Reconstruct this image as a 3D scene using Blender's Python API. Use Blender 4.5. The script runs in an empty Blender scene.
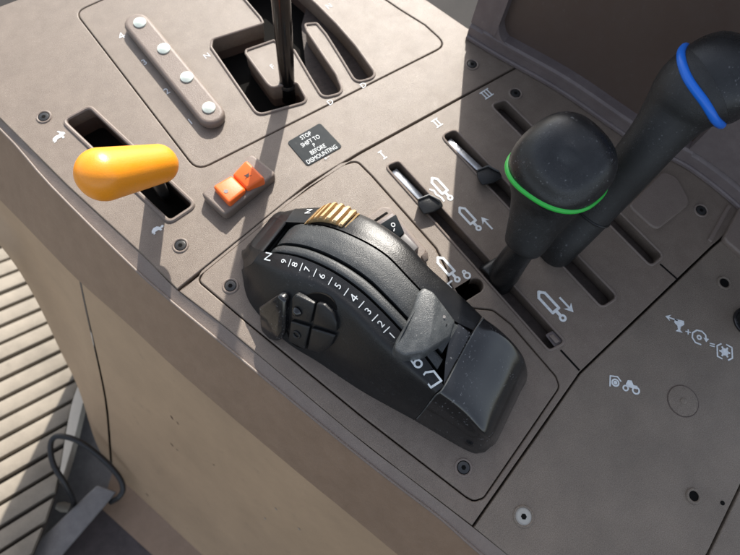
import bpy, bmesh, math, random
from mathutils import Vector, Matrix
from mathutils.bvhtree import BVHTree
random.seed(4)
sc = bpy.context.scene
C = sc.collection
S = 0.0065                      # metres per modelling unit
H = 45.0                        # camera height over the console top, in units
F, CX, CY = 555.0, 370.0, 277.5
# ---------------------------------------------------------------- camera frame
a_ = Vector((-1399, -1685, 555)); b_ = Vector((1630, -1187, 555))
YC = a_.normalized(); ZC = b_.cross(a_).normalized()
if ZC.z > 0: ZC = -ZC
XC = YC.cross(ZC)
def cam_to_world(v): return Vector((XC.dot(v), YC.dot(v), ZC.dot(v)))
def W(px, py, z=0.0):           # photo point -> point of the level z above the console top
    d = cam_to_world(Vector((px - CX, py - CY, F)))
    return Vector((0, 0, H)) + d * ((z - H) / d.z)
def V2(px, py, z=0.0):
    p = W(px, py, z); return (p.x, p.y)

# ---------------------------------------------------------------- materials
def mat(name, col, rough=.5, grain=0., gscale=900., dust=0., dustcol=(.35, .33, .30), metal=0., spec=.5,
        coat=0., var=0., vscale=60., dscale=500., smudge=0., salt=0., filmk=.35):
    m = bpy.data.materials.new(name); m.use_nodes = True
    nt = m.node_tree; N = nt.nodes; L = nt.links
    bs = N['Principled BSDF']
    bs.inputs['Base Color'].default_value = (*col, 1); bs.inputs['Roughness'].default_value = rough
    bs.inputs['Metallic'].default_value = metal; bs.inputs['Specular IOR Level'].default_value = spec
    bs.inputs['Coat Weight'].default_value = coat; bs.inputs['Coat Roughness'].default_value = .12
    tc = N.new('ShaderNodeTexCoord')
    def noise(sc_, det=3, rg=.55):
        n = N.new('ShaderNodeTexNoise'); n.inputs['Scale'].default_value = sc_
        n.inputs['Detail'].default_value = det; n.inputs['Roughness'].default_value = rg
        L.new(tc.outputs['Object'], n.inputs['Vector']); return n.outputs['Fac']
    def ramp(src, lo, hi):
        r = N.new('ShaderNodeMapRange'); r.inputs['From Min'].default_value = lo; r.inputs['From Max'].default_value = hi
        L.new(src, r.inputs['Value']); return r.outputs['Result']
    def mul(a, b):
        r = N.new('ShaderNodeMath'); r.operation = 'MULTIPLY'; L.new(a, r.inputs[0])
        if isinstance(b, float): r.inputs[1].default_value = b
        else: L.new(b, r.inputs[1])
        return r.outputs[0]
    cur = None
    if var:
        mx = N.new('ShaderNodeMix'); mx.data_type = 'RGBA'
        mx.inputs[6].default_value = (*[c * (1 - var) for c in col], 1)
        mx.inputs[7].default_value = (*[min(1, c * (1 + var)) for c in col], 1)
        L.new(ramp(noise(vscale, 5, .65), .3, .7), mx.inputs[0]); cur = mx.outputs[2]
    if salt:
        mp = N.new('ShaderNodeMapRange'); mp.inputs['From Min'].default_value = .3; mp.inputs['From Max'].default_value = .7
        mp.inputs['To Min'].default_value = 1 - salt; mp.inputs['To Max'].default_value = 1 + salt
        L.new(noise(2100, 2, .7), mp.inputs['Value'])
        vm = N.new('ShaderNodeVectorMath'); vm.operation = 'SCALE'; vm.inputs[0].default_value = col
        if cur: L.new(cur, vm.inputs[0])
        L.new(mp.outputs['Result'], vm.inputs['Scale']); cur = vm.outputs[0]
    if dust:
        spots = ramp(noise(dscale, 2, .5), .645, .70); patch = ramp(noise(60, 3), .42, .68)
        film = mul(ramp(noise(120, 6, .7), .42, .8), float(filmk))
        ad = N.new('ShaderNodeMath'); ad.operation = 'MAXIMUM'
        L.new(mul(spots, patch), ad.inputs[0]); L.new(film, ad.inputs[1])
        mx = N.new('ShaderNodeMix'); mx.data_type = 'RGBA'; mx.inputs[6].default_value = (*col, 1)
        mx.inputs[7].default_value = (*dustcol, 1)
        if cur: L.new(cur, mx.inputs[6])
        L.new(mul(ad.outputs[0], float(dust)), mx.inputs[0]); cur = mx.outputs[2]
    if cur: L.new(cur, bs.inputs['Base Color'])
    if smudge:
        r = N.new('ShaderNodeMapRange'); r.inputs['To Min'].default_value = max(.05, rough - smudge)
        r.inputs['To Max'].default_value = min(1, rough + smudge)
        L.new(ramp(noise(70, 5, .7), .3, .7), r.inputs['Value']); L.new(r.outputs['Result'], bs.inputs['Roughness'])
    if grain:
        bp = N.new('ShaderNodeBump'); bp.inputs['Strength'].default_value = grain; bp.inputs['Distance'].default_value = .0004
        L.new(noise(gscale, 3, .6), bp.inputs['Height']); L.new(bp.outputs[0], bs.inputs['Normal'])
    return m
TAUPE = (.160, .126, .100)
M = dict(
    deck=mat('taupe_plastic', TAUPE, .40, .55, 2300, .3, (.36, .32, .27), var=.07, smudge=.05, dscale=520, salt=.30, spec=.45),
    rear=mat('speckled_taupe_plastic', (.158, .127, .099), .52, .6, 1900, .22, (.26, .23, .20), var=.16, vscale=32, smudge=.06, salt=.38),
    trim=mat('trim_plastic', (.168, .132, .110), .5, .5, 1500, .15, var=.06, smudge=.05, salt=.1),
    fascia=mat('brown_fascia_plastic', (.225, .148, .096), .55, .4, 1300, .12, var=.08, smudge=.06),
    side=mat('tan_side_plastic', (.37, .255, .158), .6, .3, 700, .3, (.16, .12, .09), var=.10, vscale=14, dscale=90),
    dark=mat('slot_black', (.007, .0065, .006), .85, .3, 900, spec=.08),
    black=mat('black_plastic', (.010, .0105, .011), .34, .35, 1600, .2, (.32, .32, .31), smudge=.08, dscale=900, spec=.4, filmk=.10),
    shell=mat('black_shell_plastic', (.008, .0082, .009), .34, .25, 1700, .16, (.3, .3, .3), smudge=.07, dscale=900, spec=.38, filmk=.08),
    drum=mat('drum_plastic', (.024, .027, .029), .43, .5, 1800, .3, (.34, .34, .33), smudge=.08, dscale=900, filmk=.2, salt=.3),
    gloss=mat('glossy_black_plastic', (.006, .0062, .007), .15, .03, 900, .4, (.45, .46, .48), smudge=.04, dscale=800, filmk=.03, spec=.6, coat=.25),
    rubber=mat('knob_rubber', (.010, .0108, .012), .30, .3, 2200, .4, (.42, .43, .45), smudge=.1, dscale=850, filmk=.08),
    grip=mat('grip_rubber', (.011, .0115, .012), .42, .6, 2400, .3, (.35, .36, .38), smudge=.08, dscale=900, filmk=.1),
    greyblade=mat('grey_blade_plastic', (.05, .054, .056), .36, .5, 1900, .4, (.5, .5, .48), smudge=.08, dscale=900, salt=.25),
    orange=mat('orange_plastic', (.84, .29, .012), .36, .2, 1400, .10, (.55, .35, .15), coat=.05, smudge=.12, salt=.06),
    redorange=mat('red_orange_plastic', (.80, .135, .018), .45, .2, 1500, .08, (.8, .5, .35)),
    gold=mat('gold_plastic', (.44, .30, .145), .4, .3, 1500, .1, (.2, .12, .05)),
    green=mat('green_plastic', (.03, .48, .06), .35), blue=mat('blue_plastic', (.012, .16, .72), .35),
    white=mat('white_print', (.66, .69, .70), .6, var=.14, vscale=500),
    wprint=mat('grey_print', (.62, .64, .66), .6, var=.1, vscale=900),
    button=mat('pale_mint_plastic', (.60, .66, .60), .4, .1, 900, .1),
    steel=mat('dark_steel', (.045, .045, .047), .18, .12, 300, .12, metal=.9, smudge=.08),
    bright=mat('bright_zinc', (.62, .64, .66), .3, .3, 500, metal=.8),
    screw=mat('screw_steel', (.05, .05, .05), .35, metal=.6, smudge=.1),
    palescrew=mat('pale_screw', (.36, .35, .32), .5, .4, 1500, .3, (.1, .08, .06)),
    sticker=mat('sticker_black', (.012, .017, .021), .6, .1, 900, .1, spec=.2),
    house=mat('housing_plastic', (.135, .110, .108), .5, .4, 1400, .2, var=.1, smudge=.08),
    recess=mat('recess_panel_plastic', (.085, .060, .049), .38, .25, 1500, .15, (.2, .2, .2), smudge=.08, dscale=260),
    brush=mat('brown_brush_seal', (.050, .036, .030), .7, .8, 700, .3, (.16, .13, .11), var=.3, vscale=300),
    scuff=mat('dark_scuff', (.06, .04, .028), .7),
    cable=mat('cable_rubber', (.012, .012, .013), .45),
    bar=mat('grey_paint', (.13, .122, .12), .5, .3, 400, .3, var=.15),
    mat_=mat('floor_mat_rubber', (.060, .046, .045), .7, .5, 300, .25, (.2, .17, .15), var=.3, vscale=30),
    board=mat('weathered_board', (.215, .188, .152), .8, .6, 200, .5, (.14, .12, .095), var=.28, vscale=16, dscale=70, salt=.1),
    gap=mat('board_gap', (.05, .04, .032), .9), brass=mat('brass', (.75, .55, .25), .35, metal=.9),
    ground=mat('cab_floor', (.014, .012, .011), .85, .5, 120, .2, (.06, .05, .045), var=.3, vscale=14),
    pale=mat('pale_concrete', (.46, .42, .36), .85, .6, 90, .4, (.25, .22, .18), var=.15, vscale=20),
)
# ---------------------------------------------------------------- objects
ROOTS = {}
def tag(o, label=None, cat=None, group=None, kind=None):
    if label: o['label'] = label
    if cat: o['category'] = cat
    if group: o['group'] = group
    if kind: o['kind'] = kind
    return o
def thing(name, label, cat, at, group=None):
    o = bpy.data.objects.new(name, None); C.objects.link(o); o.empty_display_size = .01
    o.location = at * S; ROOTS[o] = at.copy(); return tag(o, label, cat, group)
def root_of(o):
    while o.parent: o = o.parent
    return o
def link(name, me, m, parent=None, smooth=True):
    off = ROOTS.get(root_of(parent), Vector()) if parent else Vector()
    me.transform(Matrix.Scale(S, 4) @ Matrix.Translation(-off))
    o = bpy.data.objects.new(name, me); C.objects.link(o)
    if parent: o.parent = parent
    me.materials.clear(); me.materials.append(M[m] if isinstance(m, str) else m)
    if smooth:
        me.polygons.foreach_set('use_smooth', [True] * len(me.polygons))
        try: me.set_sharp_from_angle(angle=math.radians(38))
        except Exception: pass
    me.update(); return o
def from_bm(bm):
    me = bpy.data.meshes.new('m'); bmesh.ops.recalc_face_normals(bm, faces=bm.faces); bm.to_mesh(me); bm.free(); return me
def join_meshes(mes):
    bm = bmesh.new()
    for x in mes: bm.from_mesh(x)
    me = bpy.data.meshes.new('m'); bm.to_mesh(me); bm.free(); return me
def rounded(pts, r, n=5):       # rounded polygon corners
    out = []; k = len(pts)
    P = [Vector(p) for p in pts]
    for i in range(k):
        p, a, b = P[i], P[i - 1], P[(i + 1) % k]
        ri = r[i] if isinstance(r, (list, tuple)) else r
        da, db = (a - p), (b - p)
        if ri <= 0 or da.length < 1e-6 or db.length < 1e-6: out.append(p); continue
        ang = da.angle(db)
        if ang > math.radians(172): out.append(p); continue
        t = min(ri / math.tan(ang / 2), da.length * .45, db.length * .45)
        q0, q1 = p + da.normalized() * t, p + db.normalized() * t
        for j in range(n + 1):
            s = j / n
            out.append(q0 * (1 - s) ** 2 + p * 2 * s * (1 - s) + q1 * s * s)
    return [(v.x, v.y) for v in out]
def plate_mesh(outer, holes=(), top=0., thick=1., bevel=.12, inset=.0, res=2):
    cu = bpy.data.curves.new('c', 'CURVE'); cu.dimensions = '2D'; cu.fill_mode = 'BOTH'
    for pts in (outer, *holes):
        sp = cu.splines.new('POLY'); sp.points.add(len(pts) - 1)
        for q, p in zip(sp.points, pts): q.co = (p[0], p[1], 0, 1)
        sp.use_cyclic_u = True
    cu.extrude = max(.001, thick / 2 - bevel); cu.bevel_depth = bevel; cu.bevel_resolution = res; cu.offset = -(bevel + inset)
    o = bpy.data.objects.new('t', cu); C.objects.link(o)
    dg = bpy.context.evaluated_depsgraph_get(); dg.update()
    me = bpy.data.meshes.new_from_object(o.evaluated_get(dg))
    bpy.data.objects.remove(o); bpy.data.curves.remove(cu)
    me.transform(Matrix.Translation((0, 0, top - max(.001, thick / 2 - bevel) - bevel)))
    return me
def PX(pts, z=0.): return [V2(x, y, z) for x, y in pts]
def tube_mesh(pts, r, n=10, closed=False, caps=True):
    pts = [Vector(p) for p in pts]; k = len(pts); bm = bmesh.new(); rings = []
    rr = r if isinstance(r, (list, tuple)) else [r] * k
    ref = None
    for i, p in enumerate(pts):
        if closed: t = pts[(i + 1) % k] - pts[i - 1]
        else: t = pts[min(i + 1, k - 1)] - pts[max(i - 1, 0)]
        t = t.normalized() if t.length > 1e-9 else Vector((0, 0, 1))
        if ref is None: ref = t.orthogonal().normalized()
        ref = (ref - t * ref.dot(t)).normalized(); w = t.cross(ref)
        rings.append([bm.verts.new(p + (ref * math.cos(2 * math.pi * j / n) + w * math.sin(2 * math.pi * j / n)) * rr[i]) for j in range(n)])
    m_ = k if closed else k - 1
    for i in range(m_):
        A, B = rings[i], rings[(i + 1) % k]
        best = 0
        if closed and i == k - 1:
            best = min(range(n), key=lambda q: sum((A[j].co - B[(j + q) % n].co).length for j in range(n)))
        for j in range(n): bm.faces.new((A[j], A[(j + 1) % n], B[(j + 1 + best) % n], B[(j + best) % n]))
    if caps and not closed:
        bm.faces.new(rings[0]); bm.faces.new(rings[-1])
    return from_bm(bm)
def crom(P, t):                 # Catmull-Rom through a list of Vectors, t in 0..len-1
    n = len(P); i = min(int(t), n - 2); u = t - i
    p1, p2 = P[i], P[i + 1]
    p0 = P[i - 1] if i > 0 else p1 * 2 - p2
    p3 = P[i + 2] if i + 2 < n else p2 * 2 - p1
    return .5 * ((2 * p1) + (p2 - p0) * u + (2 * p0 - 5 * p1 + 4 * p2 - p3) * u * u + (3 * p1 - p0 - 3 * p2 + p3) * u ** 3)
def smooth_line(pts, n=8):
    P = [Vector(p) for p in pts]
    return [crom(P, i / n) for i in range((len(P) - 1) * n + 1)]
class Loft:
    def __init__(s, rows): s.rows = [[Vector(p) for p in r] for r in rows]
    def at(s, u, v, linear_c=False):
        if linear_c:
            col = []
            for r in s.rows:
                i = min(int(v), len(r) - 2); col.append(r[i].lerp(r[i + 1], v - i))
            return crom(col, u)
        return crom([crom(r, v) for r in s.rows], u)
    def frame(s, u, v):
        p = s.at(u, v); du = (s.at(min(u + .03, len(s.rows) - 1), v) - s.at(max(u - .03, 0), v)).normalized()
        dv = (s.at(u, min(v + .03, len(s.rows[0]) - 1)) - s.at(u, max(v - .03, 0))).normalized()
        n = dv.cross(du).normalized()
        if n.z < 0: n = -n
        return p, du, dv, n
    def mesh(s, nu=6, nv=5, u0=0., u1=None, v0=0., v1=None, thick=0., caps=False, linear_c=False):
        u1 = len(s.rows) - 1 if u1 is None else u1; v1 = len(s.rows[0]) - 1 if v1 is None else v1
        a = max(2, round((u1 - u0) * nu)); b = max(1, round((v1 - v0) * nv)); bm = bmesh.new()
        g = [[bm.verts.new(s.at(u0 + (u1 - u0) * i / a, v0 + (v1 - v0) * j / b, linear_c)) for j in range(b + 1)] for i in range(a + 1)]
        for i in range(a):
            for j in range(b): bm.faces.new((g[i][j], g[i + 1][j], g[i + 1][j + 1], g[i][j + 1]))
        if caps:
            bm.faces.new(g[0]); bm.faces.new(g[-1])
        me = from_bm(bm)
        if thick:
            bm = bmesh.new(); bm.from_mesh(me)
            for f in bm.faces:
                pass
            top = list(bm.faces)
            up = sum((f.normal.z for f in top))
            if up < 0: bmesh.ops.reverse_faces(bm, faces=top)
            bm.normal_update()
            bmesh.ops.solidify(bm, geom=top, thickness=thick)
            me = bpy.data.meshes.new('m'); bm.to_mesh(me); bm.free()
        return me
def body_mesh(path, radii, n=28, flat=1., power=2.4, close=True):
    """surface swept along a path, superellipse sections"""
    bm = bmesh.new(); rings = []; k = len(path); ref = None
    for i, p in enumerate(path):
        t = (path[min(i + 1, k - 1)] - path[max(i - 1, 0)]).normalized()
        if ref is None: ref = (Vector((0, 1, 0)) - t * t.y).normalized()
        ref = (ref - t * ref.dot(t)).normalized(); w = t.cross(ref)
        r = radii[i]; ra, rb = (r if isinstance(r, tuple) else (r, r * flat)); ring = []
        for j in range(n):
            c, s_ = math.cos(2 * math.pi * j / n), math.sin(2 * math.pi * j / n)
            ring.append(bm.verts.new(p + ref * (ra * math.copysign(abs(c) ** (2 / power), c)) + w * (rb * math.copysign(abs(s_) ** (2 / power), s_))))
        rings.append(ring)
    for i in range(k - 1):
        for j in range(n): bm.faces.new((rings[i][j], rings[i][(j + 1) % n], rings[i + 1][(j + 1) % n], rings[i + 1][j]))
    bm.faces.new(rings[0]); bm.faces.new(rings[-1])
    return from_bm(bm), [[v.copy() for v in r] for r in []]
def ring_pts(path, i, ra, rb, n=48, power=2.4):
    ref = None; k = len(path)
    for q in range(i + 1):
        t = (path[min(q + 1, k - 1)] - path[max(q - 1, 0)]).normalized()
        if ref is None: ref = (Vector((0, 1, 0)) - t * t.y).normalized()
        ref = (ref - t * ref.dot(t)).normalized(); w = t.cross(ref)
    out = []
    for j in range(n):
        c, s_ = math.cos(2 * math.pi * j / n), math.sin(2 * math.pi * j / n)
        out.append(path[i] + ref * (ra * math.copysign(abs(c) ** (2 / power), c)) + w * (rb * math.copysign(abs(s_) ** (2 / power), s_)))
    return out
def disc_mesh(p, n, r, h, seg=20, dome=0., bev=.2):
    bm = bmesh.new(); n = n.normalized(); u = n.orthogonal().normalized(); w = n.cross(u)
    prof = [(r, 0.), (r, h * (1 - bev)), (r * (1 - bev * .5), h)] + ([(r * .6, h + dome * .7), (r * .3, h + dome * .95)] if dome else [])
    rings = [[bm.verts.new(p + n * z + (u * math.cos(2 * math.pi * j / seg) + w * math.sin(2 * math.pi * j / seg)) * q) for j in range(seg)] for q, z in prof]
    for A, B in zip(rings, rings[1:]):
        for j in range(seg): bm.faces.new((A[j], A[(j + 1) % seg], B[(j + 1) % seg], B[j]))
    bm.faces.new(rings[-1]); bm.faces.new(rings[0])
    return from_bm(bm)
def prism_mesh(bottom, top, bevel=.0, seg=2):
    bm = bmesh.new(); A = [bm.verts.new(p) for p in bottom]; B = [bm.verts.new(p) for p in top]; k = len(A)
    bm.faces.new(A); tf = bm.faces.new(B)
    for i in range(k): bm.faces.new((A[i], A[(i + 1) % k], B[(i + 1) % k], B[i]))
    bmesh.ops.recalc_face_normals(bm, faces=bm.faces)
    if bevel:
        es = [e for e in bm.edges if not all(v in A for v in e.verts)]
        bmesh.ops.bevel(bm, geom=es, offset=bevel, segments=seg, profile=.5, affect='EDGES', clamp_overlap=True)
    return from_bm(bm)
def text_mesh(txt, size, line=1.):
    if txt == '4':
        me = poly_me([('l', .1, [(.12, -.36), (.12, .36)]), ('l', .1, [(.12, .36), (-.26, -.14), (.3, -.14)])]); me.transform(Matrix.Scale(size, 4)); return me
    cu = bpy.data.curves.new('c', 'FONT'); cu.body = txt; cu.size = size; cu.align_x = 'CENTER'; cu.align_y = 'CENTER'
    cu.space_line = line; cu.resolution_u = 3; cu.offset = 0
    o = bpy.data.objects.new('t', cu); C.objects.link(o); dg = bpy.context.evaluated_depsgraph_get(); dg.update()
    me = bpy.data.meshes.new_from_object(o.evaluated_get(dg)); bpy.data.objects.remove(o); bpy.data.curves.remove(cu)
    return me
def place(me, p, ex, ey, n, lift=.03):
    mt = Matrix(((ex.x, ey.x, n.x, p.x + n.x * lift), (ex.y, ey.y, n.y, p.y + n.y * lift), (ex.z, ey.z, n.z, p.z + n.z * lift), (0, 0, 0, 1)))
    me.transform(mt); return me
EX, EY, EZ = Vector((1, 0, 0)), Vector((0, 1, 0)), Vector((0, 0, 1))
def flat_text(name, txt, px, py, size, m, parent, z=0., rot=0., line=1.):
    me = text_mesh(txt, size, line)
    ex = Vector((math.cos(rot), math.sin(rot), 0)); ey = Vector((-math.sin(rot), math.cos(rot), 0))
    place(me, W(px, py, z), ex, ey, EZ); return link(name, me, m, parent, False)
def poly_me(polys):             # flat shapes; every polygon (list of xy), lines given as ('l', width, pts), circles ('o', x, y, r, width)
    bm = bmesh.new(); lv = 0
    for q in polys:
        z = 0.004 * lv; lv += 1
        if q[0] == 'l':
            w = q[1] / 2; pts = [Vector(p) for p in q[2]]
            for a, b in zip(pts, pts[1:]):
                d = (b - a).normalized(); nn = Vector((-d.y, d.x)) * w; a2, b2 = a - d * w * .6, b + d * w * .6
                bm.faces.new([bm.verts.new((*v, z)) for v in (a2 - nn, b2 - nn, b2 + nn, a2 + nn)]); z += .0013
        elif q[0] == 'o':
            _, x, y, r, w = q; n = 22
            if w >= r: bm.faces.new([bm.verts.new((x + r * math.cos(2 * math.pi * j / n), y + r * math.sin(2 * math.pi * j / n), z)) for j in range(n)])
            else:
                A = [[bm.verts.new((x + R * math.cos(2 * math.pi * j / n), y + R * math.sin(2 * math.pi * j / n), z)) for j in range(n)] for R in (r, r - w)]
                for j in range(n): bm.faces.new((A[0][j], A[0][(j + 1) % n], A[1][(j + 1) % n], A[1][j]))
        else: bm.faces.new([bm.verts.new((*p, z)) for p in q])
    bmesh.ops.triangulate(bm, faces=[f for f in bm.faces if len(f.verts) > 4])
    for f in bm.faces:
        f.normal_update()
        if f.normal.z < 0: f.normal_flip()
    me = bpy.data.meshes.new('m'); bm.to_mesh(me); bm.free(); return me
def icon(polys, px, py, size, parent, m='white', rot=0., z=0., name='symbol'):
    me = poly_me(polys); me.transform(Matrix.Scale(size, 4))
    ex = Vector((math.cos(rot), math.sin(rot), 0)); ey = Vector((-math.sin(rot), math.cos(rot), 0))
    place(me, W(px, py, z), ex, ey, EZ); return link(name, me, m, parent, False)

# ================================================================ SETTING
def ground_poly(name, pts, z, m, kind='structure'):
    bm = bmesh.new(); bm.faces.new([bm.verts.new((*p, z)) for p in pts]); o = link(name, from_bm(bm), m, None, False)
    return tag(o, kind=kind)
FLOOR = -62.
ground_poly('floor', [(-700, -700), (700, -700), (700, 700), (-700, 700)], FLOOR, 'ground')

# slatted boards lying on a gentle slope beyond the console
dv = cam_to_world(Vector((1100 - CX, -150 - CY, F))).normalized()           # along the boards
ev = EZ.cross(dv).normalized(); nv_ = dv.cross(ev).normalized()
if nv_.z < 0: nv_ = -nv_
o0 = W(75, 400, -52)
def on_slope(px, py):
    d = cam_to_world(Vector((px - CX, py - CY, F))); c0 = Vector((0, 0, H))
    return c0 + d * ((o0 - c0).dot(nv_) / d.dot(nv_))
pa, pb = on_slope(0, 399), on_slope(0, 418.7)
step = abs((pb - pa).dot(ev)); base = pa.dot(ev)
kp = [(92, 330), (85, 358), (79, 383), (72, 405), (67, 430), (63, 455), (59, 480), (50, 510), (38, 540), (22, 580), (8, 625)]
kerb = [on_slope(p.x, p.y) for p in smooth_line([(*p, 0) for p in kp], 4)]
kle = sorted((p.dot(ev), p.dot(dv)) for p in kerb)
def kerb_l(e):
    if e <= kle[0][0]: return kle[0][1]
    for (e0, l0), (e1, l1) in zip(kle, kle[1:]):
        if e0 <= e <= e1: return l0 + (l1 - l0) * (e - e0) / max(1e-6, e1 - e0)
    return kle[-1][1]
mes = []; bed = []
for i in range(-16, 24):
    e0 = base + i * step + step * random.uniform(.08, .13); e1 = base + (i + 1) * step - step * random.uniform(.08, .13)
    L0 = o0.dot(dv) - 95; La, Lb = kerb_l(e0) - .2, kerb_l(e1) - .2
    k = o0.dot(nv_) + random.uniform(-.12, .12)
    def q(l, e, h): return dv * l + ev * e + nv_ * (k + h)
    mes.append(prism_mesh([q(L0, e0, -1.4), q(La, e0, -1.4), q(Lb, e1, -1.4), q(L0, e1, -1.4)], [q(L0, e0, 0), q(La, e0, 0), q(Lb, e1, 0), q(L0, e1, 0)], .12, 2))
    bed.append((q(L0, e0 - step * .085, 0), q(La, e0 - step * .085, 0)))
tag(link('boarded_ground', join_meshes(mes), 'board'), kind='structure')
bm = bmesh.new(); bv = [(bm.verts.new(a - nv_ * 1.2), bm.verts.new(b - nv_ * 1.2)) for a, b in bed]
for p, q_ in zip(bv, bv[1:]): bm.faces.new((p[0], p[1], q_[1], q_[0]))
tag(link('boarded_ground_bed', from_bm(bm), 'gap', None, False), kind='structure')
# pale kerb where the boards end, and the grey pocket below it
bm = bmesh.new()
kl = smooth_line([(x, y, 0) for x, y in kp[:7]], 3); kr = smooth_line([(x + d, y + 4, 0) for (x, y), d in zip(kp, (5, 6, 8, 10, 9, 6, 2))], 3)
va = [[bm.verts.new(on_slope(a.x, a.y) + nv_ * h) for a in kl] for h in (-1.0, .4)]
vb = [[bm.verts.new(on_slope(a.x, a.y) + nv_ * h) for a in kr] for h in (.6, -4)]
for A, B in ((va[0], va[1]), (va[1], vb[0]), (vb[0], vb[1])):
    for i in range(len(A) - 1): bm.faces.new((A[i], A[i + 1], B[i + 1], B[i]))
tag(link('pale_kerb', from_bm(bm), 'pale'), kind='structure')
ground_poly('grey_floor_strip', PX([(78, 385), (110, 420), (130, 500), (60, 580), (-10, 600), (20, 540), (40, 500), (60, 425)], -57.5), -57.5, 'bar')
ground_poly('floor_mat', PX([(108, 489), (140, 480), (330, 640), (0, 660), (20, 590)], -56.6), -56.6, 'mat_')

# ================================================================ CONSOLE
con = thing('control_console', 'taupe plastic side console carrying all the levers and switches', 'control console', Vector((0, 0, 0)))
E2 = [(-85, 44), (0, 119), (66, 185), (141, 254), (177, 290), (225, 327.5), (351, 433), (407, 476.5), (471, 526), (501, 550), (560, 597), (640, 662)]
E3 = [(-92, 48), (0, 129), (51, 186), (130, 264.5), (168, 298.5), (223, 344), (343, 443), (398, 486), (440, 518), (475, 549), (540, 602), (622, 668)]
FL = [(-125, 75), (0, 200), (40, 241), (78, 280), (130, 326), (185, 377), (290, 466), (345, 511), (398, 555), (440, 590), (505, 645), (580, 705)]
GB = [(-130, 110), (0, 245), (60, 350), (77, 385), (95, 440), (114, 474), (200, 556), (245, 596), (290, 640), (330, 680), (390, 740), (450, 800)]
GZ = [-14, -15.5, -28, -36, -47, -56, -56.5, -56.5, -56.5, -56.5, -56.5, -56.5]
rows = []
for i in range(len(E2)):
    rows.append([W(*E2[i], -.12), W(*[(a * .5 + b * .5) for a, b in zip(E2[i], E3[i])], -.42), W(*E3[i], -.62)])
lt = Loft(rows); link('edge_trim', lt.mesh(4, 3, thick=.0), 'trim', con)
rows = []
for i in range(len(E2)):
    t0, t1 = W(*E3[i], -.62), W(*FL[i], -9)
    d = (t1 - t0); rows.append([t0 + Vector((0, 0, .02)), t0 + d * .02 + Vector((0, 0, -.10)), t0 + d * .3 + Vector((0, 0, .0)), t0 + d * .7, t1])
link('edge_bead', tube_mesh(smooth_line([W(*p, -.60) for p in E3], 4), .11, 8), 'trim', con)
lf = Loft(rows); link('fascia', lf.mesh(4, 4), 'fascia', con)
def skirt(pairs):
    rows = []
    for fx, fy, gx, gy, gz in pairs:
        t0, t1 = W(fx, fy, -9), W(gx, gy, gz); inn = Vector((.8, .6, 0)) * .35; ins = t1 - t0
        rows.append([t0 + inn + Vector((0, 0, -.02)), t0 + inn + ins * .12 + Vector((0, 0, -.4)), t0 + ins * .5 + inn * 2 + Vector((0, 0, ins.z * .03)), t0 + ins * .8 + Vector((0, 0, ins.z * .025)), t1])
    return Loft(rows)
sk1 = [(-125, 75, -130, 110, -14), (-60, 140, -62, 180, -14.5), (0, 200, 0, 245, -15.5), (26, 228, 34, 296, -24), (46, 248, 60, 350, -36), (60, 262, 79, 390, -43), (70, 272, 95, 440, -50), (76.5, 278.5, 110.5, 472, -56)]
sk2 = [(79, 281, 113, 475, -56), (105, 304, 133, 494, -56.3), (130, 326, 155, 515, -56.5), (185, 377, 200, 557, -56.5), (290, 466, 255, 606, -56.5), (345, 511, 295, 645, -56.5), (398, 555, 335, 685, -56.5), (505, 645, 400, 750, -56.5), (580, 705, 450, 800, -56.5)]
ls1, ls2 = skirt(sk1), skirt(sk2)
link('side_panel', ls1.mesh(6, 5), 'side', con); link('side_panel', ls2.mesh(6, 5), 'side', con)
bm = bmesh.new(); va = [[bm.verts.new(l.at(u, v / 4) + Vector((.5, .4, -.25))) for v in range(17)] for l, u in ((ls1, 6.5), (ls2, .4))]
for j in range(16): bm.faces.new((va[0][j], va[1][j], va[1][j + 1], va[0][j + 1]))
link('seam_backing', from_bm(bm), 'dark', con)
# light strip at the foot of the side panel
pts0 = smooth_line([W(x, y, -56.2) for x, y in [(112, 482), (160, 525), (205, 565), (300, 650)]], 4)
bm = bmesh.new(); prev = None
for p in pts0:
    o_ = Vector((-.72, -.7, 0)) * 4.2
    r = [bm.verts.new(q) for q in (p + Vector((2.5, 2, 1.5)), p + Vector((0, 0, 1.2)), p + o_ + Vector((0, 0, .9)), p + o_ + Vector((0, 0, -.6)))]
    if prev:
        for j in range(3): bm.faces.new((prev[j], r[j], r[j + 1], prev[j + 1]))
    prev = r
link('foot_strip', from_bm(bm), 'fascia', con)

# panel outlines (photo points, all on the level console top)
deck = PX(E2[:5] + [(308, 184), (360, 152.5), (440, 108.7), (545, 51), (468, 28), (281, -100), (-85, 38)])
deck[5:5] = []
gate_out = rounded(PX([(75, 12), (104, -1), (215, -46), (330, -38), (400, 9.5), (425, 25), (447, 45), (197, 171)]), [1.1, 0, .5, .5, 0, 0, 1.2, 1.4])
gs = [(84, 148, .5), (274, 88, .3), (262, 66, .5), (180, -30, 0), (130, -90, 0), (300, -130, 0), (400, -45, 0), (470, 20, 2), (540, 90, 3), (612, 172, 3), (692, 284, .85), (615, 306, .85), (560, 215, 3), (505, 128, 2), (470, 86, .4), (422, 90, .35), (432, 118, .5), (490, 205, 3), (540, 278, 2), (566, 344, .8), (492, 362, .8), (445, 285, 2), (388, 188, .4), (310, 150, 0), (206, 186, .5), (205, 200, 0), (286, 312, 2), (304, 326, .5), (395, 306, .5), (434, 376, .6), (252, 426, .9), (80, 176, .5)]
gate_hole = rounded(PX([(190 + x / 3.7, y / 3.7) for x, y, _ in gs]), [q[2] for q in gs], 6)
oslot = rounded(PX([(64, 121.5), (90, 107.5), (195, 205.5), (170, 222)]), .55)
sI = rounded(PX([(386, 166.5), (398.5, 161.5), (565, 342), (549, 350.5)]), .4)
sII = rounded(PX([(441.5, 136), (455, 130), (617.5, 297), (601.5, 307.5)]), .55)
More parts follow.
